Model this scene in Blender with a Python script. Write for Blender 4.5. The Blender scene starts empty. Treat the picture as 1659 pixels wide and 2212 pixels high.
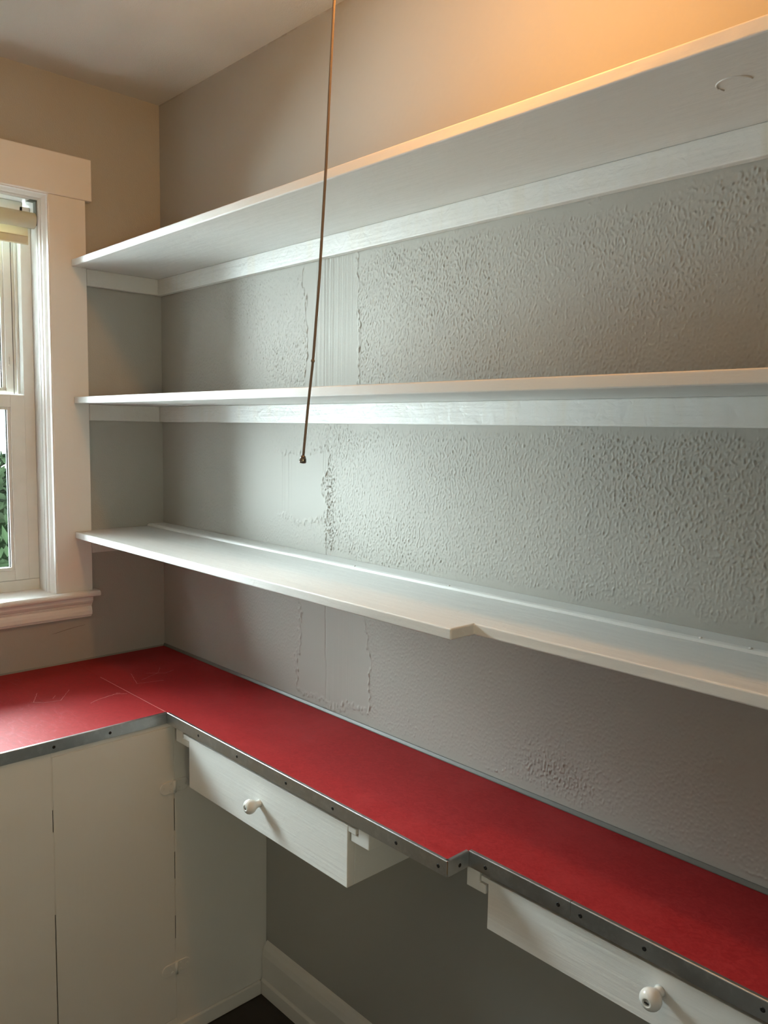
import bpy, bmesh, math, random
import numpy as np
from mathutils import Vector, Matrix

sc = bpy.context.scene
C = sc.collection

# ------------------------------------------------------------------ camera
cam_d = bpy.data.cameras.new('camera')
cam = bpy.data.objects.new('camera', cam_d)
C.objects.link(cam)
cam_d.sensor_fit = 'VERTICAL'
cam_d.sensor_height = 36.0
cam_d.lens = 1757.7 / 2212 * 36.0
cam_d.clip_start = 0.02
_r = Vector((0.68560313, 0.72779262, 0.01631717))
_u = Vector((-0.08388238, 0.05671494, 0.99486037))
_f = Vector((-0.72312661, 0.6834481, -0.09993292))
m = Matrix((_r, _u, -_f)).transposed().to_4x4()
m.translation = Vector((2.44623, -1.30825, 1.64499))
cam.matrix_world = m
sc.camera = cam

# ------------------------------------------------------------------ sky, exposure
sc.view_settings.view_transform = 'Standard'
sc.view_settings.look = 'None'
sc.view_settings.gamma = 1.0
sc.view_settings.use_curve_mapping = False
sc.view_settings.exposure = 2.3219
SKY, LAMP = 13.6, 59.0

w = bpy.data.worlds.new('overcast_sky')
sc.world = w
w.use_nodes = True
bg = w.node_tree.nodes['Background']
bg.inputs['Color'].default_value = (0.86, 1.0, 1.05, 1)
bg.inputs['Strength'].default_value = SKY

def portal(name, loc, sz, sy, ry):
    d = bpy.data.lights.new(name, 'AREA')
    d.shape = 'RECTANGLE'
    d.size, d.size_y = sz, sy
    d.cycles.is_portal = True
    o = bpy.data.objects.new(name, d)
    C.objects.link(o)
    o.location = loc
    o.rotation_euler = (0, math.radians(ry), 0)


portal('window_portal', (-0.19, -0.742, 1.72), 1.20, 0.80, -90)
portal('fill_window_portal', (3.02, -1.305, 1.58), 0.30, 0.26, 90)

# ------------------------------------------------------------------ dimensions (metres)
H = 2.650                     # ceiling
XE, YE = 2.90, -1.66          # far ends of the room
ZC = 0.9143                   # counter top
Z1, Z2, Z3 = 1.3153, 1.728, 2.136
TH = 0.0202                   # shelf board
D1, D2, D3 = 0.5952, 0.314, 0.2579
NX = 1.5664                   # where the counter steps back
NS = 1.5525                   # where the lowest shelf steps back
HM = 0.0284                   # metal edging height
CT = 0.018                    # window casing thickness
CY0, CY1 = -0.2525, -0.3615   # casing between these
WY0, WY1 = -0.3615, -1.1215   # window opening
WZ0, WZ1 = 1.138, 2.307
XR = XE - 0.004
W2Y0, W2Y1, W2Z0, W2Z1 = -1.415, -1.19, 1.45, 1.70   # small window added in the end wall for fill light
YL = YE + 0.004

# ------------------------------------------------------------------ node helpers
class NT:
    def __init__(self, name):
        self.m = bpy.data.materials.new(name)
        self.m.use_nodes = True
        self.t = self.m.node_tree
        self.b = self.t.nodes['Principled BSDF']
        self._pos = None

    def n(self, typ, **kw):
        nd = self.t.nodes.new(typ)
        for k, v in kw.items():
            setattr(nd, k, v)
        return nd

    def put(self, sock, v):
        if isinstance(v, bpy.types.NodeSocket):
            self.t.links.new(v, sock)
        elif v is not None:
            if sock.type == 'RGBA' and len(v) == 3:
                v = (*v, 1)
            sock.default_value = v

    def math(self, op, a, b=None, c=None, clamp=False):
        nd = self.n('ShaderNodeMath', operation=op, use_clamp=clamp)
        self.put(nd.inputs[0], a)
        if b is not None:
            self.put(nd.inputs[1], b)
        if c is not None:
            self.put(nd.inputs[2], c)
        return nd.outputs[0]

    def pos(self):
        if self._pos is None:
            self._pos = self.n('ShaderNodeNewGeometry').outputs['Position']
        return self._pos

    def xyz(self):
        s = self.n('ShaderNodeSeparateXYZ')
        self.put(s.inputs[0], self.pos())
        return s.outputs[0], s.outputs[1], s.outputs[2]

    def scaled(self, s, loc=(0, 0, 0)):
        mp = self.n('ShaderNodeMapping')
        self.put(mp.inputs['Vector'], self.pos())
        mp.inputs['Scale'].default_value = s
        mp.inputs['Location'].default_value = loc
        return mp.outputs[0]

    def noise(self, s=(1, 1, 1), scale=1.0, detail=2.0, rough=0.5, loc=(0, 0, 0), dist=0.0):
        nd = self.n('ShaderNodeTexNoise')
        self.put(nd.inputs['Vector'], self.scaled(s, loc))
        nd.inputs['Scale'].default_value = scale
        nd.inputs['Detail'].default_value = detail
        nd.inputs['Roughness'].default_value = rough
        nd.inputs['Distortion'].default_value = dist
        return nd.outputs['Fac']

    def ramp(self, v, a, b, lo=0.0, hi=1.0):
        nd = self.n('ShaderNodeMapRange', interpolation_type='SMOOTHSTEP')
        self.put(nd.inputs['Value'], v)
        for k, x in (('From Min', a), ('From Max', b), ('To Min', lo), ('To Max', hi)):
            self.put(nd.inputs[k], x)
        return nd.outputs['Result']

    def mix(self, f, a, b):
        nd = self.n('ShaderNodeMix', data_type='RGBA')
        self.put(nd.inputs[0], f)
        self.put(nd.inputs[6], a)
        self.put(nd.inputs[7], b)
        return nd.outputs[2]

    def bump(self, h, dist, strength=1.0):
        nd = self.n('ShaderNodeBump')
        nd.inputs['Strength'].default_value = strength
        nd.inputs['Distance'].default_value = dist
        self.put(nd.inputs['Height'], h)
        self.t.links.new(nd.outputs[0], self.b.inputs['Normal'])

    def base(self, col, rough=0.5, metal=0.0, spec=None):
        self.put(self.b.inputs['Base Color'], col)
        self.put(self.b.inputs['Roughness'], rough)
        self.put(self.b.inputs['Metallic'], metal)
        if spec is not None:
            self.put(self.b.inputs['Specular IOR Level'], spec)


WALLC = (0.405, 0.396, 0.362)
WALLC2 = (0.385, 0.376, 0.343)
WHITE = (0.67, 0.668, 0.648)


def mat_wall_plain(name, amp=0.0006, c=WALLC, rough=0.5):
    t = NT(name)
    big = t.noise(scale=1.6, detail=2)
    t.base(t.mix(big, c, WALLC2), rough)
    n1 = t.noise(scale=260, detail=2)
    n2 = t.noise(scale=60, detail=2)
    t.bump(t.math('ADD', n1, t.math('MULTIPLY', n2, 0.8)), amp)
    return t.m


def mat_wall_stucco():
    t = NT('stucco_wall_paint')
    t.base(t.mix(t.noise(scale=1.6, detail=2), WALLC, WALLC2), 0.62, 0.0, 0.2)
    return t.m


def mat_paint(name, c=WHITE, rough=0.46, amp=0.0022, streak=(6, 60, 60), lump=22, stain=0.0):
    t = NT(name)
    s = t.noise(s=streak, scale=1.0, detail=3)
    l = t.noise(scale=lump, detail=3, dist=0.6)
    f = t.noise(scale=180, detail=2)
    col = t.mix(t.noise(scale=3, detail=2), c, tuple(x * 0.965 for x in c))
    if stain:
        st = t.ramp(t.noise(s=(26, 5, 1.2), scale=1.0, detail=3), 0.45, 0.75, 0, stain)
        col = t.mix(st, col, (0.62, 0.56, 0.44))
    t.base(col, rough)
    h = t.math('ADD', t.math('MULTIPLY', s, 0.7), t.math('ADD', l, t.math('MULTIPLY', f, 0.12)))
    t.bump(h, amp, 0.7)
    return t.m


def mat_simple(name, c, rough=0.5, metal=0.0, amp=0.0, scale=80, spec=None):
    t = NT(name)
    col = t.mix(t.noise(scale=scale * 0.3, detail=2), c, tuple(x * 0.9 for x in c))
    t.base(col, rough, metal, spec)
    if amp:
        t.bump(t.noise(scale=scale, detail=2), amp)
    return t.m


def mat_metal():
    t = NT('dull_aluminium')
    v = t.noise(s=(8, 8, 8), scale=1.0, detail=4, rough=0.65)
    sm = t.ramp(t.noise(scale=45, detail=4, rough=0.7), 0.45, 0.8, 0, 0.6)
    col = t.mix(v, (0.55, 0.555, 0.55), (0.43, 0.435, 0.43))
    col = t.mix(sm, col, (0.70, 0.70, 0.69))
    t.base(col, t.ramp(v, 0.3, 0.7, 0.30, 0.42), 1.0)
    t.bump(t.noise(s=(1, 1, 12), scale=30, detail=2), 0.0002, 0.4)
    return t.m


def mat_laminate():
    t = NT('red_linoleum')
    a = t.noise(s=(1, 1.15, 1), scale=70, detail=6, rough=0.72, dist=1.4)
    b = t.noise(scale=6, detail=4, rough=0.6)
    col = t.mix(t.ramp(a, 0.3, 0.75), (0.275, 0.013, 0.015), (0.375, 0.030, 0.032))
    col = t.mix(t.ramp(b, 0.45, 0.8, 0, 0.45), col, (0.41, 0.045, 0.047))
    # pale window sheen, mixed into the colour in streaks at the window end
    X, Y, Z = t.xyz()
    left = t.ramp(Y, -0.62, -0.40, 1, 0)
    sheen = t.ramp(t.noise(s=(0.9, 2.6, 1), scale=16, detail=6, rough=0.7, dist=1.5), 0.50, 0.72)
    col = t.mix(t.math('MULTIPLY', t.math('MULTIPLY', sheen, left), 0.30), col, (0.50, 0.14, 0.15))
    t.base(col, t.ramp(a, 0.3, 0.8, 0.50, 0.60), 0.0, 0.14)
    t.bump(t.noise(scale=120, detail=3), 0.00035, 0.5)
    return t.m


def mat_floor():
    t = NT('dark_wood_floor')
    g = t.noise(s=(3, 40, 1), scale=2.0, detail=4)
    t.base(t.mix(g, (0.014, 0.009, 0.006), (0.030, 0.019, 0.012)), 0.4)
    t.bump(g, 0.0006, 0.5)
    return t.m


def mat_glass(name='window_glass', tint=(0.96, 0.98, 0.97, 1)):
    t = NT(name)
    nt = t.t
    out = nt.nodes['Material Output']
    tr = t.n('ShaderNodeBsdfTransparent')
    tr.inputs[0].default_value = tint
    gl = t.n('ShaderNodeBsdfGlossy')
    gl.inputs['Roughness'].default_value = 0.01
    fr = t.n('ShaderNodeFresnel')
    fr.inputs[0].default_value = 1.45
    mx = t.n('ShaderNodeMixShader')
    nt.links.new(fr.outputs[0], mx.inputs[0])
    nt.links.new(tr.outputs[0], mx.inputs[1])
    nt.links.new(gl.outputs[0], mx.inputs[2])
    nt.links.new(mx.outputs[0], out.inputs['Surface'])
    return t.m


def mat_shade():
    t = NT('cream_shade_cloth')
    nt = t.t
    out = nt.nodes['Material Output']
    weave = t.noise(s=(1, 1, 1), scale=500, detail=1)
    t.base(t.mix(weave, (0.80, 0.75, 0.62), (0.75, 0.70, 0.57)), 0.8)
    tl = t.n('ShaderNodeBsdfTranslucent')
    tl.inputs[0].default_value = (0.80, 0.72, 0.52, 1)
    mx = t.n('ShaderNodeMixShader')
    mx.inputs[0].default_value = 0.38
    nt.links.new(t.b.outputs[0], mx.inputs[1])
    nt.links.new(tl.outputs[0], mx.inputs[2])
    nt.links.new(mx.outputs[0], out.inputs['Surface'])
    return t.m


def mat_leaf():
    t = NT('leaf_green')
    c = t.mix(t.noise(scale=5, detail=2), (0.0040, 0.0066, 0.0030), (0.0075, 0.0115, 0.0058))
    t.base(c, 0.7, 0.0, 0.0)
    return t.m


def mat_emit(name, c, s):
    t = NT(name)
    t.base((0.8, 0.8, 0.8), 0.4)
    t.put(t.b.inputs['Emission Color'], c)
    t.b.inputs['Emission Strength'].default_value = s
    return t.m


M = dict(
    stucco=mat_wall_stucco(), wall=mat_wall_plain('plain_wall_paint'),
    ceil=mat_wall_plain('ceiling_paint', 0.0007, (0.90, 0.885, 0.84), 0.7),
    white=mat_paint('white_shelf_paint'),
    edge=mat_paint('white_cleat_paint', streak=(5, 30, 70), amp=0.0034, lump=34, stain=0.35),
    cab=mat_paint('cabinet_paint', (0.72, 0.705, 0.665), 0.42, 0.0008, (60, 60, 5), 14),
    drawer=mat_paint('drawer_paint', (0.78, 0.77, 0.74), 0.36, 0.0010, (5, 60, 150), 30),
    trim=mat_paint('window_trim_paint', (0.80, 0.79, 0.765), 0.33, 0.0006, (40, 40, 5), 12),
    vinyl=mat_simple('white_vinyl', (0.76, 0.775, 0.74), 0.35),
    base=mat_paint('baseboard_paint', (0.70, 0.68, 0.63), 0.4, 0.0009, (5, 40, 40), 14),
    metal=mat_metal(), red=mat_laminate(), floor=mat_floor(), glass=mat_glass(), amber=mat_glass('warm_fill_glass', (1.0, 0.86, 0.66, 1)), shade=mat_shade(),
    core=mat_simple('plywood_core', (0.30, 0.20, 0.11), 0.7, 0, 0.0004, 60),
    dark=mat_simple('dark_screw', (0.025, 0.022, 0.02), 0.5, 0.6),
    screw=mat_simple('bright_screw', (0.55, 0.54, 0.52), 0.3, 1.0),
    gap=mat_simple('gap_shade', (0.012, 0.010, 0.008), 0.9),
    trimgrey=mat_simple('grey_trim_strip', (0.15, 0.15, 0.135), 0.45, 0.0, 0.0004, 90),
    caulk=mat_simple('grey_caulk', (0.26, 0.25, 0.22), 0.6, 0, 0.0006, 110),
    scratch=mat_simple('pale_scratch', (0.60, 0.27, 0.26), 0.6),
    crack=mat_simple('paint_crack', (0.20, 0.17, 0.14), 0.8),
    cord=mat_simple('brown_cord', (0.20, 0.145, 0.105), 0.8, 0, 0.0006, 700),
    brass=mat_simple('aged_brass', (0.24, 0.20, 0.16), 0.25, 1.0),
    china=mat_simple('white_porcelain', (0.75, 0.74, 0.70), 0.2),
    zinc=mat_simple('zinc_bracket', (0.26, 0.30, 0.27), 0.5, 0.5),
    gasket=mat_simple('grey_gasket', (0.10, 0.10, 0.09), 0.7),
    leaf=mat_leaf(), leafcore=mat_simple('dark_blocking_core', (0.0018, 0.0032, 0.0014), 0.9, 0, 0.02, 14, 0.0), bark=mat_simple('bark', (0.08, 0.06, 0.045), 0.9),
    soil=mat_simple('pale_mulch', (0.22, 0.20, 0.17), 0.9, 0, 0.01, 30),
    bulb=mat_emit('warm_bulb', (1.0, 0.44, 0.105), LAMP),
)

# ------------------------------------------------------------------ mesh helpers
def box(bm, x0, x1, y0, y1, z0, z1):
    x0, x1 = sorted((x0, x1)); y0, y1 = sorted((y0, y1)); z0, z1 = sorted((z0, z1))
    v = [bm.verts.new((x, y, z)) for x in (x0, x1) for y in (y0, y1) for z in (z0, z1)]
    for f in ((0, 1, 3, 2), (4, 6, 7, 5), (0, 4, 5, 1), (2, 3, 7, 6), (0, 2, 6, 4), (1, 5, 7, 3)):
        bm.faces.new([v[i] for i in f])


AX = {'x': lambda a, b, t: (t, a, b), 'y': lambda a, b, t: (a, t, b), 'z': lambda a, b, t: (a, b, t)}


def prism(bm, poly, axis, t0, t1):
    """poly: (a,b) pairs in the plane across the axis."""
    g = AX[axis]
    lo = [bm.verts.new(g(a, b, t0)) for a, b in poly]
    hi = [bm.verts.new(g(a, b, t1)) for a, b in poly]
    n = len(poly)
    bm.faces.new(lo)
    bm.faces.new(hi[::-1])
    for i in range(n):
        j = (i + 1) % n
        bm.faces.new((lo[i], lo[j], hi[j], hi[i]))


def lathe(bm, prof, o, d, seg=24):
    """prof: (distance along d, radius)."""
    o = Vector(o); d = Vector(d).normalized()
    a = d.orthogonal().normalized(); b = d.cross(a)
    rings = []
    for t, r in prof:
        rings.append([bm.verts.new(o + d * t + (a * math.cos(2 * math.pi * k / seg) + b * math.sin(2 * math.pi * k / seg)) * r)
                      for k in range(seg)])
    for p, q in zip(rings, rings[1:]):
        for k in range(seg):
            bm.faces.new((p[k], p[(k + 1) % seg], q[(k + 1) % seg], q[k]))
    bm.faces.new(rings[0]); bm.faces.new(rings[-1])


def tube(bm, pts, r, seg=8):
    pts = [Vector(p) for p in pts]
    rings = []
    for i, p in enumerate(pts):
        d = (pts[min(i + 1, len(pts) - 1)] - pts[max(i - 1, 0)]).normalized()
        a = d.cross(Vector((0, 1, 0.01))).normalized(); b = d.cross(a)
        rings.append([bm.verts.new(p + (a * math.cos(2 * math.pi * k / seg) + b * math.sin(2 * math.pi * k / seg)) * r) for k in range(seg)])
    for p, q in zip(rings, rings[1:]):
        for k in range(seg):
            bm.faces.new((p[k], p[(k + 1) % seg], q[(k + 1) % seg], q[k]))
    bm.faces.new(rings[0]); bm.faces.new(rings[-1])


def finish(name, bm, mat, parent=None, bevel=0.0, seg=2, smooth=False, warp=None):
    bmesh.ops.recalc_face_normals(bm, faces=bm.faces)
    if bevel:
        ed = [e for e in bm.edges if len(e.link_faces) == 2 and e.calc_face_angle(0) > 0.5]
        bmesh.ops.bevel(bm, geom=ed, offset=bevel, segments=seg, profile=0.5, affect='EDGES', clamp_overlap=True)
    if warp:
        for v in bm.verts:
            v.co = Vector(warp(*v.co))
    me = bpy.data.meshes.new(name)
    bm.to_mesh(me); bm.free()
    if smooth:
        for p in me.polygons:
            p.use_smooth = True
    me.materials.append(M[mat])
    o = bpy.data.objects.new(name, me)
    C.objects.link(o)
    if parent is not None:
        o.parent = parent
        o.matrix_parent_inverse = Matrix.Translation(-parent.location)
    return o


def part(name, mat, parent, boxes, bevel=0.0, seg=2, warp=None):
    bm = bmesh.new()
    for b in boxes:
        box(bm, *b)
    return finish(name, bm, mat, parent, bevel, seg, warp=warp)


def prism_part(name, mat, parent, poly, axis, t0, t1, bevel=0.0, seg=2, warp=None, smooth=False):
    bm = bmesh.new()
    prism(bm, poly, axis, t0, t1)
    return finish(name, bm, mat, parent, bevel, seg, smooth, warp)


def lathe_part(name, mat, parent, prof, o, d, seg=24):
    bm = bmesh.new()
    lathe(bm, prof, o, d, seg)
    ob = finish(name, bm, mat, parent)
    for p in ob.data.polygons:
        p.use_smooth = len(p.vertices) == 4
    return ob


def thing(name, label, cat, loc, group=None):
    o = bpy.data.objects.new(name, None)
    o.empty_display_size = 0.05
    C.objects.link(o)
    o.location = loc
    o['label'] = label
    o['category'] = cat
    if group:
        o['group'] = group
    return o


def struct(o, label=None):
    o['kind'] = 'structure'
    if label:
        o['label'] = label
    return o


# ------------------------------------------------------------------ rough plastered wall as real relief
def stucco_wall(name):
    rng = np.random.default_rng(7)
    dx = 0.0016
    xs = np.arange(0.0, 2.2001, dx)
    zf = np.arange(0.885, 2.1361, dx)          # the bays between counter and top shelf
    zu = np.arange(2.140, 2.6501, 0.005)      # smoother wall above the top shelf

    def band(nz, nx, dz, wx, wz, seed):
        """white noise filtered to blobs about wx by wz metres."""
        r = np.random.default_rng(seed)
        n = np.fft.rfft2(r.standard_normal((nz, nx)))
        fz = np.fft.fftfreq(nz, dz)[:, None]
        fx = np.fft.rfftfreq(nx, dx)[None, :]
        q = (fx * wx) ** 2 + (fz * wz) ** 2
        o = np.fft.irfft2(n * q * np.exp(-q * 2.2), s=(nz, nx)) if wx < 0.03 else np.fft.irfft2(n * np.exp(-q * 3), s=(nz, nx))
        return (o - o.mean()) / o.std()

    def sstep(v, a, b):
        t = np.clip((v - a) / (b - a), 0, 1)
        return t * t * (3 - 2 * t)

    nz, nx = len(zf), len(xs)
    X, Z = np.meshgrid(xs, zf)
    wob = band(nz, nx, dx, 0.05, 0.05, 1) * 0.006 + band(nz, nx, dx, 0.14, 0.14, 2) * 0.006
    jag = band(nz, nx, dx, 0.012, 0.02, 3) * 0.0025
    WX, WZ = X + wob + jag, Z + wob + jag

    def rect(x0, x1, z0, z1, sx=0.006, sz=0.010):
        return sstep(WX, x0 - sx, x0 + sx) * sstep(WX, x1 + sx, x1 - sx) * sstep(WZ, z0 - sz, z0 + sz) * sstep(WZ, z1 + sz, z1 - sz)
    skim = np.maximum.reduce([rect(0.757, 0.958, 1.70, 2.30), rect(0.46, 0.848, 1.415, 1.585), rect(0.728, 1.012, 0.945, 1.30)])
    calm = np.maximum.reduce([rect(-.2, 3, 0.7, 0.938), rect(-.2, 3, 1.30, 1.338), rect(-.2, 3, 1.648, 1.672), rect(-.2, 3, 2.05, 2.075),
                              sstep(X, 0.28, 0.06) * 0.9])
    worm = sstep(band(nz, nx, dx, 0.0052, 0.0088, 4), 0.1, 1.7)
    dots = sstep(band(nz, nx, dx, 0.0062, 0.0075, 5), 0.8, 2.4)
    patch = sstep(band(nz, nx, dx, 0.22, 0.16, 6), -0.9, 1.3)
    lo = 0.58 + 0.32 * patch
    # the middle bay is heaviest right of the old joint, the lowest bay is finest
    bay = np.where(Z > 1.70, 0.95, np.where(Z > 1.30, 0.95, 0.62))
    bay = bay * np.where((Z < 1.70) & (X < 0.84), 0.55, 1.0)
    tex = (0.75 * worm + 0.80 * dots) * lo * bay * (1 - 0.97 * skim) * (1 - 0.85 * calm)
    tr = np.random.default_rng(9).standard_normal(nx)
    tr = np.convolve(tr, [0.25, 0.5, 0.25], 'same')[None, :] * sstep(band(nz, nx, dx, 0.10, 0.5, 10), -0.2, 1.0)
    trowel = 0.20 * tr * skim
    edge = 4 * skim * (1 - skim) * sstep(X, 0.60, 0.70) * sstep(X, 1.08, 1.02)
    ridge = edge * (0.5 + 0.9 * sstep(band(nz, nx, dx, 0.010, 0.016, 11), 0.0, 1.2)) * 0.9
    jx = 0.853 + 0.004 * np.sin(Z * 9.0) + band(nz, nx, dx, 0.3, 0.04, 12)[:, :1] * 0.0012
    joint = -0.75 * np.exp(-((X - jx) / 0.0022) ** 2) * (0.35 + 0.65 * sstep(band(nz, nx, dx, 0.5, 0.10, 13)[:, 375:376], -0.6, 0.8))
    crumb = np.exp(-((X - 0.862) / 0.016) ** 2) * sstep(Z, 1.32, 1.36) * sstep(Z, 1.60, 1.50) * (worm + dots) * 0.9
    # torn paint and chips along the counter line
    chips = np.exp(-((Z - 0.934 - 0.004 * np.sin(X * 23)) / 0.0022) ** 2) * sstep(band(nz, nx, dx, 0.03, 0.6, 14), 0.8, 1.7) * sstep(X, 0.7, 0.95)
    blob = np.exp(-(((X - 1.58) / 0.07) ** 2 + ((Z - 0.985) / 0.028) ** 2)) * (worm + dots) * 0.8
    swell = band(nz, nx, dx, 0.10, 0.12, 15) * 0.10
    hf = (tex + trowel + ridge + joint + crumb + 0.8 * chips * (0.3 + dots + worm) + 0.7 * blob + swell) * 0.0019
    nu = len(zu)
    hu = (band(nu, nx, 0.005, 0.014, 0.016, 20) * 0.07 + band(nu, nx, 0.005, 0.10, 0.12, 21) * 0.10) * 0.0013
    hu[0] = hf[-1]
    zb = np.array([0.0, 0.2, 0.4, 0.6, 0.8])
    z = np.concatenate([zb, zf, zu, [H]])
    h = np.concatenate([np.zeros((len(zb), nx)), hf, hu, np.zeros((1, nx))])
    xt = np.array([2.3, 2.5, 2.7, XE + 0.1])
    x = np.concatenate([xs, xt])
    h = np.concatenate([h, np.zeros((len(z), len(xt)))], axis=1)
    h = np.clip(h, -0.0016, 0.0045)
    NZ, NX_ = h.shape
    GX, GZ = np.meshgrid(x, z)
    co = np.stack([GX, -h, GZ], -1).reshape(-1, 3)
    back = np.array([[x[0], T, 0], [x[-1], T, 0], [x[-1], T, H], [x[0], T, H]])
    idx = np.arange(NZ * NX_).reshape(NZ, NX_)
    q = np.stack([idx[:-1, :-1], idx[:-1, 1:], idx[1:, 1:], idx[1:, :-1]], -1).reshape(-1, 4)
    nb = NZ * NX_
    polys = [[nb + 1, nb, nb + 3, nb + 2],
             [nb] + [nb + 1] + idx[0, ::-1].tolist(), [nb + 2, nb + 3] + idx[-1].tolist(),
             [nb + 3, nb] + idx[:, 0].tolist(), [nb + 1, nb + 2] + idx[::-1, -1].tolist()]
    co = np.concatenate([co, back]).astype(np.float32)
    loops = np.concatenate([q.reshape(-1)] + [np.array(p) for p in polys]).astype(np.int32)
    sizes = np.concatenate([np.full(len(q), 4), [len(p) for p in polys]]).astype(np.int32)
    starts = np.concatenate([[0], np.cumsum(sizes)[:-1]]).astype(np.int32)
    me = bpy.data.meshes.new(name)
    me.vertices.add(len(co)); me.vertices.foreach_set('co', co.ravel())
    me.loops.add(len(loops)); me.loops.foreach_set('vertex_index', loops)
    me.polygons.add(len(sizes)); me.polygons.foreach_set('loop_start', starts)
    sm_ = np.ones(len(sizes), dtype=bool); sm_[-5:] = False
    me.polygons.foreach_set('use_smooth', sm_)
    me.update(calc_edges=True); me.validate()
    me.materials.append(M['stucco'])
    o = bpy.data.objects.new(name, me)
    C.objects.link(o)
    return o


# ------------------------------------------------------------------ the room
T = 0.17
struct(part('floor', 'floor', None, [(-T, XE + .1, YE - .1, T, -0.1, 0)]), 'dark stained wooden floor under the counter')
struct(part('ceiling', 'ceil', None, [(-T, XE + .1, YE - .1, T, H, H + 0.1)]), 'off-white painted plaster ceiling')
struct(stucco_wall('wall_right'), 'long grey wall with rough stucco texture behind the shelves')
wl = struct(part('wall_left', 'wall', None, [(-T, 0, WY0 + 0.006, T, 0, H), (-T, 0, YE - .1, WY1 - 0.006, 0, H),
                                             (-T, 0, WY1 - 0.006, WY0 + 0.006, 0, WZ0 - 0.03),
                                             (-T, 0, WY1 - 0.006, WY0 + 0.006, WZ1 + 0.006, H)]),
            'grey wall holding the window')
struct(part('wall_front', 'wall', None, [(0, XE + .1, YE - .1, YE, 0, H)]), 'plain grey wall facing the shelves')
struct(part('wall_back', 'wall', None, [(XE, XE + .1, YE, W2Y0, 0, H), (XE, XE + .1, W2Y1, 0, 0, H), (XE, XE + .1, W2Y0, W2Y1, 0, W2Z0), (XE, XE + .1, W2Y0, W2Y1, W2Z1, H)]),
       'plain grey wall at the right end of the shelves')
# unseen small window, added behind the camera to give soft fill light
w2 = bpy.data.objects.new('added_fill_window', None)
C.objects.link(w2)
w2.location = (XE, (W2Y0 + W2Y1) / 2, W2Z0)
struct(w2, 'small white window added in the end wall for fill light')
for bx_ in ((W2Y0 - .08, W2Y0, W2Z0 - .08, W2Z1 + .08), (W2Y1, W2Y1 + .08, W2Z0 - .08, W2Z1 + .08), (W2Y0, W2Y1, W2Z0 - .08, W2Z0), (W2Y0, W2Y1, W2Z1, W2Z1 + .08)):
    part('casing', 'trim', w2, [(XE - 0.018, XE, bx_[0], bx_[1], bx_[2], bx_[3])], 0.0015)
for bx_ in ((W2Y0, W2Y0 + .025, W2Z0, W2Z1), (W2Y1 - .025, W2Y1, W2Z0, W2Z1), (W2Y0 + .025, W2Y1 - .025, W2Z0, W2Z0 + .025), (W2Y0 + .025, W2Y1 - .025, W2Z1 - .025, W2Z1)):
    part('sash', 'vinyl', w2, [(XE + 0.03, XE + 0.06, bx_[0], bx_[1], bx_[2], bx_[3])], 0.0015)
part('pane', 'amber', w2, [(XE + 0.044, XE + 0.047, W2Y0 + .025, W2Y1 - .025, W2Z0 + .025, W2Z1 - .025)])  # tinted so the added window gives a warm fill

# thin hairline crack under the window apron
bm = bmesh.new()
pts = [(-0.378, 1.0125), (-0.36, 1.0135), (-0.335, 1.018), (-0.305, 1.0225), (-0.272, 1.026), (-0.272, 1.0266), (-0.305, 1.0236),
       (-0.335, 1.0193), (-0.36, 1.0147)]
prism(bm, pts, 'x', -0.0005, 0.0006)
finish('crack', bm, 'crack', wl)

# baseboard along the long wall: board, sloped top and shoe
bb = [(0.0, 0.0), (-0.024, 0.0), (-0.0235, 0.040), (-0.0185, 0.048), (-0.0185, 0.118), (-0.014, 0.135), (-0.0065, 0.150), (0.0, 0.156)]
struct(prism_part('baseboard_right', 'base', None, bb, 'x', 0.5945, XR, 0.0012), 'painted wooden baseboard below the counter')

# ------------------------------------------------------------------ window
win = bpy.data.objects.new('window_1', None)
C.objects.link(win)
win.location = (0, -0.742, WZ0)
struct(win, 'white double-hung window with wide flat casing')

part('header', 'trim', win, [(0, 0.0225, -1.252, -0.2335, 2.3065, 2.4265)], 0.003)
part('side_casing', 'trim', win, [(0, CT, CY1, CY0, WZ0 - 0.001, 2.3065)], 0.0015)
part('side_casing', 'trim', win, [(0, CT, WY1 - 0.109, WY1, WZ0 - 0.001, 2.3065)], 0.0015)
# stool with rounded nose
nose = [(-0.095, 1.119), (-0.095, 1.1385), (0.034, 1.1385), (0.040, 1.137), (0.0445, 1.133), (0.0455, 1.1285), (0.0445, 1.124), (0.040, 1.1205), (0.034, 1.119)]
bm = bmesh.new()
prism(bm, nose, 'y', WY1, WY0)
nose2 = [(a if a > 0 else 0.0005, b) for a, b in nose]
prism(bm, nose2, 'y', -0.2385, WY0)
prism(bm, nose2, 'y', WY1, -1.2445)
finish('stool', bm, 'trim', win)
# moulded apron
apr = [(0, 1.119), (0.029, 1.119), (0.029, 1.107), (0.024, 1.099), (0.0205, 1.096), (0.0205, 1.0935), (0.018, 1.092), (0.018, 1.0895), (0.0155, 1.088),
       (0.019, 1.082), (0.021, 1.074), (0.021, 1.0625), (0.0165, 1.061), (0.0165, 1.0585), (0.0125, 1.057), (0.0125, 1.054), (0, 1.053)]
prism_part('apron', 'trim', win, apr, 'y', -0.2565, -1.228)
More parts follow.
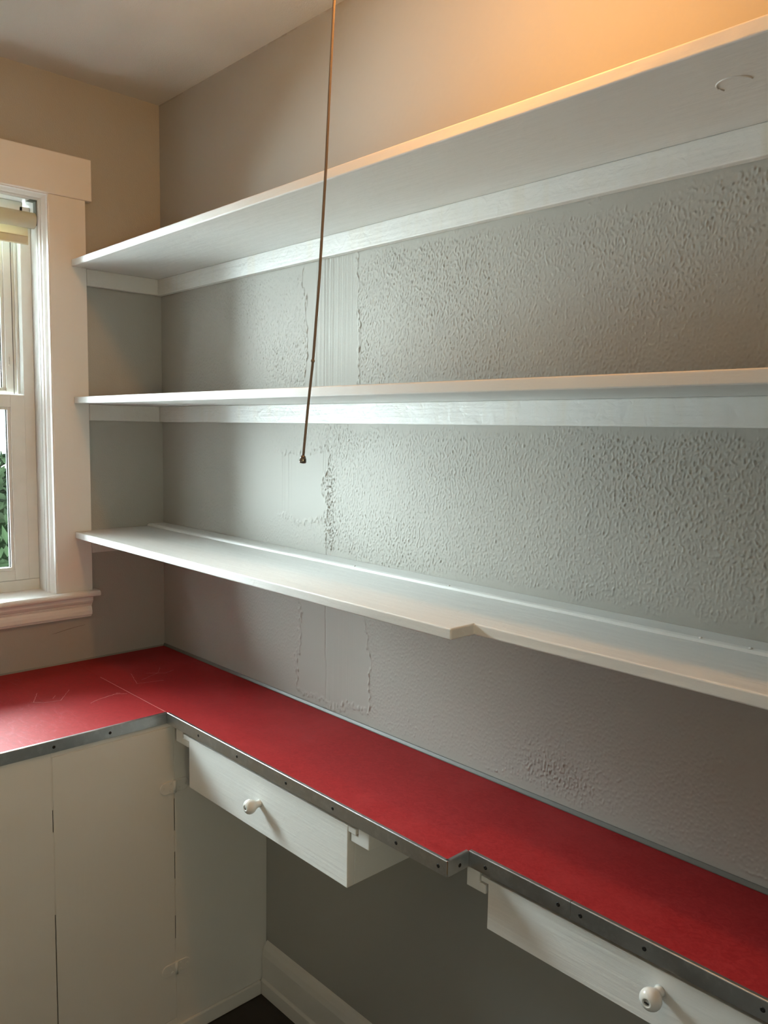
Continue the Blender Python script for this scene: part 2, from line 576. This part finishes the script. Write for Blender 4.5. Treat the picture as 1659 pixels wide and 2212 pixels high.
# jamb faces with stop moulding (right, left, head)
stop = [(0.016, 0.0), (0.016, -0.003), (0.006, -0.004), (-0.004, -0.010), (-0.010, -0.011), (-0.011, -0.0085), (-0.014, -0.0085), (-0.017, -0.013),
        (-0.026, -0.015), (-0.030, -0.0135), (-0.031, -0.0105), (-0.034, -0.0105), (-0.036, -0.0135), (-0.046, -0.0135), (-0.048, -0.010), (-0.098, -0.009), (-0.17, -0.009), (-0.17, 0.0055), (0.016, 0.0055)]
prism_part('jamb', 'trim', win, [(a, WY0 + b) for a, b in stop], 'z', WZ0, 2.3065)
prism_part('jamb', 'trim', win, [(a, WY1 - b) for a, b in stop], 'z', WZ0, 2.3065)
prism_part('head_jamb', 'trim', win, [(a, 2.3065 + b) for a, b in stop], 'y', WY1 + 0.0015, WY0 - 0.0015)
part('sill_slope', 'vinyl', win, [(-0.165, -0.096, WY1 + 0.009, WY0 - 0.009, 1.10, 1.1722)], 0.002)
# vinyl frame with the sash channel
for s, y in ((1, WY0 - 0.009), (-1, WY1 + 0.009)):
    part('frame_jamb', 'vinyl', win, [(-0.165, -0.098, y, y - s * 0.032, 1.1722, 2.285)], 0.002)
    part('channel_strip', 'vinyl', win, [(-0.1345, -0.126, y - s * 0.0322, y - s * 0.040, 1.735, 2.26)], 0.0015)
part('frame_head', 'vinyl', win, [(-0.165, -0.098, WY1 + 0.030, WY0 - 0.030, 2.262, 2.297)], 0.002)


def sash(name, x0, x1, ya, yb, z0, z1, st, bot, top):
    s = part(name, 'vinyl', win, [(x0, x1, ya, ya - st, z0, z1), (x0, x1, yb, yb + st, z0, z1),
                                  (x0, x1, yb + st, ya - st, z0, z0 + bot), (x0, x1, yb + st, ya - st, z1 - top, z1)], 0.0012)
    i0, i1 = ya - st, yb + st
    b0, b1 = z0 + bot, z1 - top
    xm = (x0 + x1) / 2
    for (a, bb_, c, d, g) in ((i0, i0 - 0.009, b0, b1, 0), (i1, i1 + 0.009, b0, b1, 0), (i0 - 0.009, i1 + 0.009, b0, b0 + 0.009, 0), (i0 - 0.009, i1 + 0.009, b1 - 0.009, b1, 0)):
        part('glazing_bead', 'vinyl', s, [(xm - 0.004, x1 - 0.005, a, bb_, c, d)], 0.0008)
    for a, sg in ((i0 - 0.009, -1), (i1 + 0.009, 1)):
        part('gasket', 'gasket', s, [(xm - 0.003, x1 - 0.012, a, a + sg * 0.0025, b0 + 0.009, b1 - 0.009)])
    part('pane', 'glass', s, [(xm - 0.006, xm - 0.0035, i1, i0, b0, b1)])
    return s


sl = sash('lower_sash', -0.128, -0.092, WY0 - 0.0425, WY1 + 0.0425, 1.1735, 1.7325, 0.0405, 0.0305, 0.0365)
su = sash('upper_sash', -0.163, -0.135, WY0 - 0.0425, WY1 + 0.0425, 1.716, 2.262, 0.036, 0.030, 0.030)
part('weather_strip', 'gasket', sl, [(-0.120, -0.105, WY0 - 0.0405, WY0 - 0.0424, 1.176, 1.727)])
part('weather_strip', 'gasket', su, [(-0.152, -0.1345, WY0 - 0.0555, WY0 - 0.0575, 1.735, 2.255)])
# moulded tilt tab on the upper sash, with its little raised marks
bm = bmesh.new()
oc, hw, hh = (WY0 - 0.0685, 1.836), 0.0036, 0.017
poly = [(oc[0] + hw * math.cos(a), oc[1] + (hh - hw) * (1 if math.sin(a) >= 0 else -1) + hw * math.sin(a)) for a in [k * math.pi / 8 for k in range(16)]]
prism(bm, poly, 'x', -0.1352, -0.1338)
tb = finish('tilt_tab', bm, 'vinyl', su, 0.0005, 1)
part('raised_mark', 'gasket', tb, [(-0.1339, -0.1334, oc[0] - 0.0012 - 0.0004 * (k % 2), oc[0] + 0.0014, oc[1] + 0.0085 - k * 0.0036, oc[1] + 0.0096 - k * 0.0036) for k in range(6)])

# ------------------------------------------------------------------ roller shade
rs = thing('roller_shade', 'rolled-up cream roller shade at the top of the window', 'window shade', (-0.045, -0.742, 2.16))
ys0, ys1 = WY0 - 0.0165, WY1 + 0.0165
lathe_part('roller', 'shade', rs, [(0, 0.0225), (ys0 - ys1 - 0.004, 0.0225)], (-0.045, ys1 + 0.002, 2.236), (0, 1, 0), 32)
fy0, fy1 = ys0 - 0.012, ys1 + 0.012
prism_part('cloth', 'shade', rs, [(-0.0672, 2.236), (-0.0680, 2.220), (-0.0672, 2.170), (-0.0660, 2.170), (-0.0668, 2.220), (-0.0660, 2.236)], 'y', fy1, fy0)
prism_part('hem_bar', 'shade', rs, [(-0.0705, 2.172), (-0.0705, 2.192), (-0.0675, 2.196), (-0.064, 2.192), (-0.064, 2.172), (-0.0675, 2.169)], 'y', fy1, fy0, 0.001)
for s, y in ((1, WY0 - 0.0136), (-1, WY1 + 0.0136)):
    b = part('bracket', 'zinc', rs, [(-0.058, -0.034, y, y - s * 0.0018, 2.222, 2.2935), (-0.062, -0.030, y, y - s * 0.020, 2.2915, 2.2933)], 0.0004, 1)
    lathe_part('pin', 'zinc', b, [(0, 0.003), (0.006, 0.003)], (-0.045, y - s * 0.001, 2.236), (0, -s, 0), 10)

# ------------------------------------------------------------------ wall shelves
def tilt(dz):
    return lambda x, y, z: (x, y, z + dz * (1 - x / 1.55))


def shelf(label, z, E, dz, jog=None, zc=0.0, cleat_h=0.0495, strip=False):
    wv = tilt(dz)
    s = thing('wall_shelf', label, 'shelf', (1.45, -0.15, z - TH), 'white painted shelves on the long wall')
    poly = [(0.0004, -0.0004), (XR, -0.0004)]
    if jog:
        poly += [(XR, -jog[1]), (jog[0], -jog[1]), (jog[0], -E)]
    else:
        poly += [(XR, -E)]
    poly += [(CT + 0.0004, -E), (CT + 0.0004, CY0 - 0.0004), (0.0004, CY0 - 0.0004)]
    prism_part('board', 'white', s, poly, 'z', z - TH, z, 0.0028, 3, wv)
    zt = z - TH
    part('back_cleat', 'edge', s, [(0.0004, XR, -0.0195, -0.0004, zt - cleat_h, zt)], 0.0022, 2, wv)
    part('side_cleat', 'edge', s, [(0.0004, 0.0195, CY0 + 0.0004, -0.0196, zt - cleat_h, zt)], 0.0022, 2, wv)
    if strip:
        st = [(-0.0004, z), (-0.0004, z + 0.0075), (-0.052, z + 0.0075), (-0.0575, z + 0.0055), (-0.060, z)]
        prism_part('back_strip', 'white', s, st, 'x', 0.0004, XR, 0.0012, 2, wv)
    return s


s3 = shelf('topmost long white wall shelf, glowing warm along its front edge', Z3, 0.2985, -0.0053)
s2 = shelf('middle of the three long white wall shelves, seen edge-on', Z2, 0.2988, 0.0017)
s1 = shelf('lowest white wall shelf, stepped back partway, above the red counter', Z1, 0.3045, 0.0075, (NS, 0.2441), strip=True)
# painted-over ring mark under the top shelf, nail bumps along the lowest strip
bm = bmesh.new()
ring = []
for k in range(17):
    a = math.radians(150 + k * 13)
    ring.append((1.930 + 0.0235 * math.cos(a), -0.1835 + 0.0235 * math.sin(a), Z3 - TH + 0.0013))
tube(bm, ring, 0.0014, 6)
finish('ring_mark', bm, 'white', s3, smooth=True)
for x, y in ((1.02, -0.0590), (1.32, -0.0590), (1.865, -0.0590), (1.945, -0.0600)):
    lathe_part('nail_head', 'white', s1, [(0, 0.003), (0.0012, 0.0026), (0.002, 0.0012)], (x, y + 0.006, Z1 + 0.0068 + 0.0075 * (1 - x / 1.55)), (0, -0.35, 1), 10)

# ------------------------------------------------------------------ countertop
ct = thing('countertop', 'red L-shaped countertop with grey metal edging along the walls', 'countertop', (0.6, -0.3, ZC - HM))
ZL = ZC - 0.0018
ed = 0.0016
cpoly = [(0.0006, -0.0006), (XR, -0.0006), (XR, -D3), (NX, -D3), (NX, -D2), (D1, -D2), (D1, YL), (0.0006, YL)]
prism_part('core', 'core', ct, cpoly, 'z', ZC - 0.024, ZL)
rp = [(0.0012, -0.0012), (XR, -0.0012), (XR, -D3), (NX, -D3), (NX, -D2), (0.0012, -D2)]
prism_part('laminate_sheet', 'red', ct, rp, 'z', ZL, ZC, 0.0004, 1)
part('laminate_sheet', 'red', ct, [(0.0012, D1, YL, -D2 - 0.0006, ZL, ZC - 0.0002)], 0.0004, 1)
part('seam', 'scratch', ct, [(0.20, D1, -D2 - 0.0009, -D2 + 0.0003, ZC - 0.0006, ZC + 0.00012)])

LIP = 0.0052


def edging(a, b, nrm):
    """L-shaped metal strip from a to b (x,y); nrm points out of the counter."""
    ax, ay = a; bx, by = b
    # profile in (outward, z)
    pr = [(0.0, ZC - HM), (ed, ZC - HM), (ed, ZC - 0.0006), (ed - 0.0009, ZC + 0.0007), (-LIP, ZC + 0.0007), (-LIP, ZC + 0.0001), (0.0, ZC + 0.0001)]
    bm = bmesh.new()
    if nrm[1]:
        prism(bm, [(ay + nrm[1] * o, z) for o, z in pr], 'x', ax, bx)
    else:
        prism(bm, [(ax + nrm[0] * o, z) for o, z in pr], 'y', ay, by)
    return finish('edge_strip', bm, 'metal', ct, 0.0003, 1)


def screws(strip, pts, nrm):
    for p in pts:
        o = Vector(p) - Vector(nrm) * 0.0012
        lathe_part('screw', 'dark', strip, [(0, 0.0037), (0.0014, 0.0037), (0.0019, 0.0026), (0.0019, 0.0008), (0.0012, 0.0004)], o, nrm, 14)


eL = edging((D1, -D2 - 0.0005), (D1, YL), (1, 0))
screws(eL, [(D1 + ed, y, 0.899) for y in (-0.4678, -0.6045, -0.745, -0.90, -1.05, -1.2)], (1, 0, 0))
eA = edging((D1 + ed + 0.0003, -D2), (NX - 0.0010, -D2), (0, -1))
screws(eA, [(x, -D2 - ed, 0.899) for x in (0.7516, 0.9201, 1.1072, 1.2618, 1.442, 1.5464)], (0, -1, 0))
eJ = edging((NX, -D2 + 0.0004), (NX, -D3 - ed - 0.0003), (1, 0))
screws(eJ, [(NX + ed, -0.2835, 0.897)], (1, 0, 0))
eB = edging((NX + 0.0005, -D3), (1.7756, -D3), (0, -1))
screws(eB, [(1.6049, -D3 - ed, 0.899), (1.7536, -D3 - ed, 0.9005)], (0, -1, 0))
eC = edging((1.7766, -D3), (XR, -D3), (0, -1))
screws(eC, [(x, -D3 - ed, 0.9005) for x in (1.7947, 1.9028, 2.0716, 2.25, 2.43, 2.6)], (0, -1, 0))
# strips where the counter meets the walls
prism_part('wall_trim', 'trimgrey', ct, [(-0.0006, ZC), (-0.0006, ZC + 0.0085), (-0.003, ZC + 0.0085), (-0.0068, ZC + 0.0022), (-0.0068, ZC)], 'x', 0.001, XR, 0.0006, 1)
prism_part('wall_trim', 'caulk', ct, [(0.0006, ZC), (0.0006, ZC + 0.0045), (0.0022, ZC + 0.0045), (0.0042, ZC)], 'y', YL, -0.008)
# pale scratches and scuffs
random.seed(3)


def scratch(pts, wd=0.0012):
    bm = bmesh.new()
    fine = []
    for (a, b), (c, d) in zip(pts, pts[1:]):
        n = max(2, int(math.hypot(c - a, d - b) / 0.008))
        fine += [(a + (c - a) * k / n, b + (d - b) * k / n) for k in range(n)]
    fine.append(pts[-1])
    fine = [(a + random.uniform(-1, 1) * 0.0012, b + random.uniform(-1, 1) * 0.0012) for a, b in fine]
    for (a, b), (c, d) in zip(fine, fine[1:]):
        L = math.hypot(c - a, d - b) or 1
        ww = wd * random.uniform(0.35, 1.0) / 2
        nx, ny = -(d - b) / L * ww, (c - a) / L * ww
        q = [(a + nx, b + ny), (c + nx, d + ny), (c - nx, d - ny), (a - nx, b - ny)]
        prism(bm, q, 'z', ZC - 0.0005, ZC + 0.00013)
    finish('scratch', bm, 'scratch', ct)


for p, wd in (([(0.293, -0.5457), (0.298, -0.541), (0.227, -0.5057)], 0.0016), ([(0.296, -0.543), (0.318, -0.520), (0.3275, -0.4823), (0.256, -0.4283)], 0.0016),
              ([(0.30, -0.49), (0.28, -0.478)], 0.0016), ([(0.225, -0.232), (0.325, -0.262), (0.345, -0.190)], 0.0014), ([(0.25, -0.196), (0.285, -0.150), (0.27, -0.118)], 0.0012),
              ([(0.30, -0.235), (0.27, -0.168), (0.225, -0.138)], 0.001), ([(0.400, -0.430), (0.387, -0.407), (0.372, -0.352), (0.387, -0.322)], 0.0022),
              ([(0.365, -0.345), (0.372, -0.335)], 0.003)):
    scratch(p, wd)

# wooden L-shaped rails that carry the drawers, fixed under the counter
def runner(x0, x1, xf, yf, zt):
    """upright x0..x1, foot reaching to xf, front end at yf."""
    s = [(x0, ZC - 0.0245), (x1, ZC - 0.0245), (x1, 0.8625), (xf, 0.8625), (xf, 0.8450), (x0, 0.8450)]
    prism_part('drawer_rail', 'drawer', ct, s, 'y', yf, -0.03, 0.0016, 2)


runner(0.6235, 0.6555, 0.6855, -0.3045, ZC)
runner(1.3575, 1.3265, 1.3050, -0.3045, ZC)
runner(1.5572, 1.5860, 1.6000, -0.2515, ZC)
runner(2.36, 2.331, 2.316, -0.2515, ZC)

# ------------------------------------------------------------------ drawers
def drawer(label, x0, x1, yf, z0, z1, tl, tr, tz, kx, kz):
    d = thing('drawer', label, 'drawer', ((x0 + x1) / 2, (yf - 0.03) / 2, z0), 'drawers hung under the red counter')
    part('front', 'drawer', d, [(x0, x1, yf, yf + 0.019, z0, z1)], 0.0014)
    for a, b in ((x0, x0 + 0.013), (x1 - 0.013, x1)):
        part('side', 'drawer', d, [(a, b, yf + 0.0192, -0.04, z0 + 0.0005, z1 - 0.001)], 0.0008)
    part('back', 'drawer', d, [(x0 + 0.0132, x1 - 0.0132, -0.052, -0.04, z0 + 0.004, z1 - 0.004)])
    part('bottom', 'drawer', d, [(x0 + 0.0132, x1 - 0.0132, yf + 0.0192, -0.0522, z0 + 0.002, z0 + 0.007)])
    part('slide_strip', 'drawer', d, [(tl, x0 - 0.0002, yf + 0.001, -0.04, tz, z1)], 0.0012)
    part('slide_strip', 'drawer', d, [(x1 + 0.0002, tr, yf + 0.001, -0.04, tz, z1)], 0.0012)
    prof = [(0, 0.0088), (0.003, 0.0079), (0.008, 0.0080), (0.0125, 0.0098), (0.017, 0.0128), (0.021, 0.0150), (0.0255, 0.0162),
            (0.030, 0.0159), (0.034, 0.0141), (0.0372, 0.0108), (0.0388, 0.0072), (0.0390, 0.0052), (0.0368, 0.0050)]
    k = lathe_part('knob', 'china', d, prof, (kx, yf, kz), (0, -1, 0), 28)
    lathe_part('screw', 'screw', k, [(0, 0.0042), (0.0013, 0.0038), (0.0018, 0.0022)], (kx, yf - 0.0368, kz), (0, -1, 0), 14)
    part('screw_slot', 'dark', k, [(kx - 0.0036, kx + 0.0036, yf - 0.0389, yf - 0.0383, kz - 0.0005, kz + 0.0005)])
    return d


drawer('white drawer with round knob near the corner cabinet, its side showing', 0.6935, 1.2995, -0.308, 0.7462, 0.8750, 0.664, 1.3222, 0.8635, 1.0005, 0.8145)
drawer('white drawer with round knob below the narrow right end of the counter', 1.6062, 2.310, -0.252, 0.7855, 0.8755, 1.5895, 2.327, 0.8660, 1.9265, 0.8445)

# ------------------------------------------------------------------ base cabinet
FX = 0.5915
cab = thing('base_cabinet', 'white painted corner base cabinet under the window end of the counter', 'cabinet', (0.3, -0.7, 0))
ztop = ZC - 0.0245
part('body', 'cab', cab, [(0.002, FX - 0.020, YL, -0.002, 0.002, ztop)])
gy0, gy1 = -0.2925, -0.6075           # the two edges of the door
zd0, zd1 = 0.062, 0.873
part('corner_panel', 'cab', cab, [(FX - 0.0198, FX, gy0, -0.0008, 0.002, ztop),
                                  (FX - 0.012, FX - 0.0004, gy0 - 0.0026, gy0, 0.676, zd1), (FX - 0.012, FX - 0.0004, gy0 - 0.0026, gy0, 0.530, 0.588),
                                  (FX - 0.012, FX - 0.0004, gy0 - 0.0026, gy0, 0.352, 0.455), (FX - 0.012, FX - 0.0004, gy0 - 0.0026, gy0, zd0, 0.287)], 0.0006, 1)
part('end_panel', 'cab', cab, [(FX - 0.0198, FX, YL, gy1 - 0.0022, 0.002, ztop),
                               (FX - 0.012, FX - 0.0004, gy1 - 0.0023, gy1, 0.745, zd1), (FX - 0.012, FX - 0.0004, gy1 - 0.0023, gy1, 0.485, 0.690)], 0.0006, 1)
part('rail', 'cab', cab, [(FX - 0.0198, FX, gy1 - 0.002, gy0, zd1 + 0.0005, ztop)])
part('rail', 'cab', cab, [(FX - 0.0198, FX, gy1 - 0.002, gy0, 0.002, zd0 - 0.001)])
door = part('door', 'cab', cab, [(FX - 0.0196, FX + 0.0004, gy1, gy0 - 0.0026, zd0, zd1)], 0.0008, 1)
part('gap_shade_strip', 'gap', cab, [(FX - 0.0118, FX - 0.0030, gy1 - 0.0021, gy1 - 0.0001, zd0, zd1), (FX - 0.0118, FX - 0.0030, gy0 - 0.0025, gy0 - 0.0001, zd0, zd1)])  # dark strips set into the door joints to paint their shade
part('toe_strip', 'cab', cab, [(FX + 0.0001, FX + 0.0095, YL, -0.0245, 0.001, 0.043)], 0.003)


def hinge(zc):
    yk = gy0 - 0.0013
    kn = lathe_part('hinge', 'cab', cab, [(0, 0.0045), (0.034, 0.0045)], (FX + 0.0034, yk, zc - 0.017), (0, 0, 1), 12)
    for s in (-1, 1):
        r, L = 0.0165, 0.042
        poly = [(yk, zc - r), (yk, zc + r)]
        arc = [(yk + s * (L - r + r * math.cos(a)), zc + r * math.sin(a)) for a in [math.pi / 2 - k * math.pi / 10 for k in range(11)]]
        leaf = prism_part('hinge_leaf', 'cab', kn, poly + arc, 'x', FX + 0.0002, FX + 0.0040, 0.0012, 2)
        for dy, dz in ((0.012, 0.0085), (0.012, -0.0085), (0.032, 0.0)):
            bm = bmesh.new()
            lathe(bm, [(0, 0.0036), (0.0006, 0.0033), (0.0009, 0.0020), (0.0005, 0.0012)], (FX + 0.0040, yk + s * dy, zc + dz), (1, 0, 0), 12)
            me_o = finish('screw', bm, 'cab', kn, smooth=True)
    return kn


hinge(0.7115)
hinge(0.2065)

# ------------------------------------------------------------------ lamp and pull cord
lx, ly = 1.62, -0.495
lamp = thing('ceiling_lamp', 'bare warm bulb in a white porcelain ceiling lampholder', 'lamp', (lx, ly, H))
lathe_part('base', 'china', lamp, [(0.0005, 0.060), (0.012, 0.060), (0.030, 0.046), (0.050, 0.036), (0.055, 0.030)], (lx, ly, H), (0, 0, -1), 32)
lathe_part('socket', 'china', lamp, [(0.055, 0.029), (0.120, 0.027), (0.150, 0.024), (0.165, 0.018)], (lx, ly, H), (0, 0, -1), 24)
lathe_part('bulb', 'bulb', lamp, [(0.166, 0.013), (0.185, 0.016), (0.205, 0.026), (0.225, 0.030), (0.245, 0.027), (0.258, 0.015), (0.262, 0.004)], (lx, ly, H), (0, 0, -1), 16)
bm = bmesh.new()
tube(bm, [(lx - 0.026, ly - 0.004, 2.53), (lx - 0.07, ly - 0.010, 2.525), (lx - 0.105, ly - 0.016, 2.515), (lx - 0.118, ly - 0.019, 2.50)], 0.0025, 8)
finish('pull_arm', bm, 'brass', lamp, smooth=True)

pc = thing('pull_cord', 'thin brown lamp pull cord with a small metal end bead', 'cord', (1.4227, -0.52, 1.586))
cp = [(lx - 0.118, ly - 0.0195, 2.4975), (1.498, -0.518, 2.36), (1.4906, -0.52, 2.2585), (1.4829, -0.52, 2.1529), (1.4751, -0.52, 2.0311), (1.4619, -0.52, 1.8723),
      (1.4477, -0.52, 1.749), (1.4359, -0.52, 1.6785), (1.4249, -0.52, 1.6026)]
bm = bmesh.new()
fine = []
for a, b in zip(cp, cp[1:]):
    for k in range(8):
        fine.append(Vector(a).lerp(Vector(b), k / 8))
fine.append(Vector(cp[-1]))
tube(bm, fine, 0.0021, 8)
finish('cord', bm, 'cord', pc, smooth=True)
lathe_part('knot', 'cord', pc, [(0, 0.0017), (0.0015, 0.0031), (0.004, 0.0031), (0.0055, 0.0017)], (1.4475, -0.52, 1.7465), (0, 0, 1), 12)
lathe_part('bead', 'brass', pc, [(0, 0.0015), (0.0015, 0.0036), (0.006, 0.0054), (0.011, 0.0058), (0.0125, 0.0050), (0.013, 0.002)], (1.4250, -0.52, 1.6040), (-0.12, 0, -1), 16)

# ------------------------------------------------------------------ garden outside
struct(part('ground', 'soil', None, [(-5.6, -2.2, -5.5, 4.5, -0.62, -0.55)]), 'planting bed outside the window')
random.seed(11)


def foliage(parent, hc, hr, count):
    vs, fs = [], []
    for i in range(count):
        p = Vector((random.gauss(0, 1), random.gauss(0, 1), random.gauss(0, 1))).normalized() * random.uniform(0.84, 1.0)
        c = Vector((hc[0] + p.x * hr[0], hc[1] + p.y * hr[1], hc[2] + p.z * hr[2]))
        if c.z < -0.52:
            continue
        a = Vector((random.gauss(0, 1), random.gauss(0, 1), random.gauss(0, 1))).normalized()
        b = a.orthogonal().normalized()
        n = a.cross(b)
        L, Wd = random.uniform(.035, .07), random.uniform(.018, .03)
        k = len(vs)
        vs += [c - a * L, c + b * Wd + n * .004, c + a * L, c - b * Wd + n * .004]
        fs.append((k, k + 1, k + 2, k + 3))
    me = bpy.data.meshes.new('foliage')
    me.from_pydata(vs, [], fs)
    me.materials.append(M['leaf'])
    fo = bpy.data.objects.new('foliage', me)
    C.objects.link(fo)
    fo.parent = parent
    fo.matrix_parent_inverse = Matrix.Translation(-parent.location)
    fo['kind'] = 'stuff'
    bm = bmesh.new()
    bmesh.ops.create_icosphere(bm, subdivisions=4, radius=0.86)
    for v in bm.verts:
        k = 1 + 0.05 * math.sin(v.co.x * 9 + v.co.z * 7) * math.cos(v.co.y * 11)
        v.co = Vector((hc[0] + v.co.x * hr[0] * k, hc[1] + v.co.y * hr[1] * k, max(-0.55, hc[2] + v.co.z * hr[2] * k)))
    finish('blocking_core', bm, 'leafcore', parent, smooth=True)  # solid core added so the foliage lets no light through


sh = thing('shrub', 'green leafy shrub seen through the lower window pane', 'shrub', (-3.6, 1.9, -0.55))
foliage(sh, (-3.6, 1.9, 0.55), (1.0, 1.8, 1.2), 14000)
tr = thing('added_shade_tree', 'broad leafy crown added beside the shrub to block daylight', 'added_shade_tree', (-4.0, -1.45, -0.55))
foliage(tr, (-4.0, -1.45, 1.95), (1.2, 1.5, 1.2), 14000)  # unseen crown, added to keep daylight off the right part of the wall
lathe_part('trunk', 'bark', tr, [(0, 0.19), (0.3, 0.14), (2.0, 0.12), (2.6, 0.10)], (-4.0, -1.45, -0.56), (0, 0.03, 1), 16)
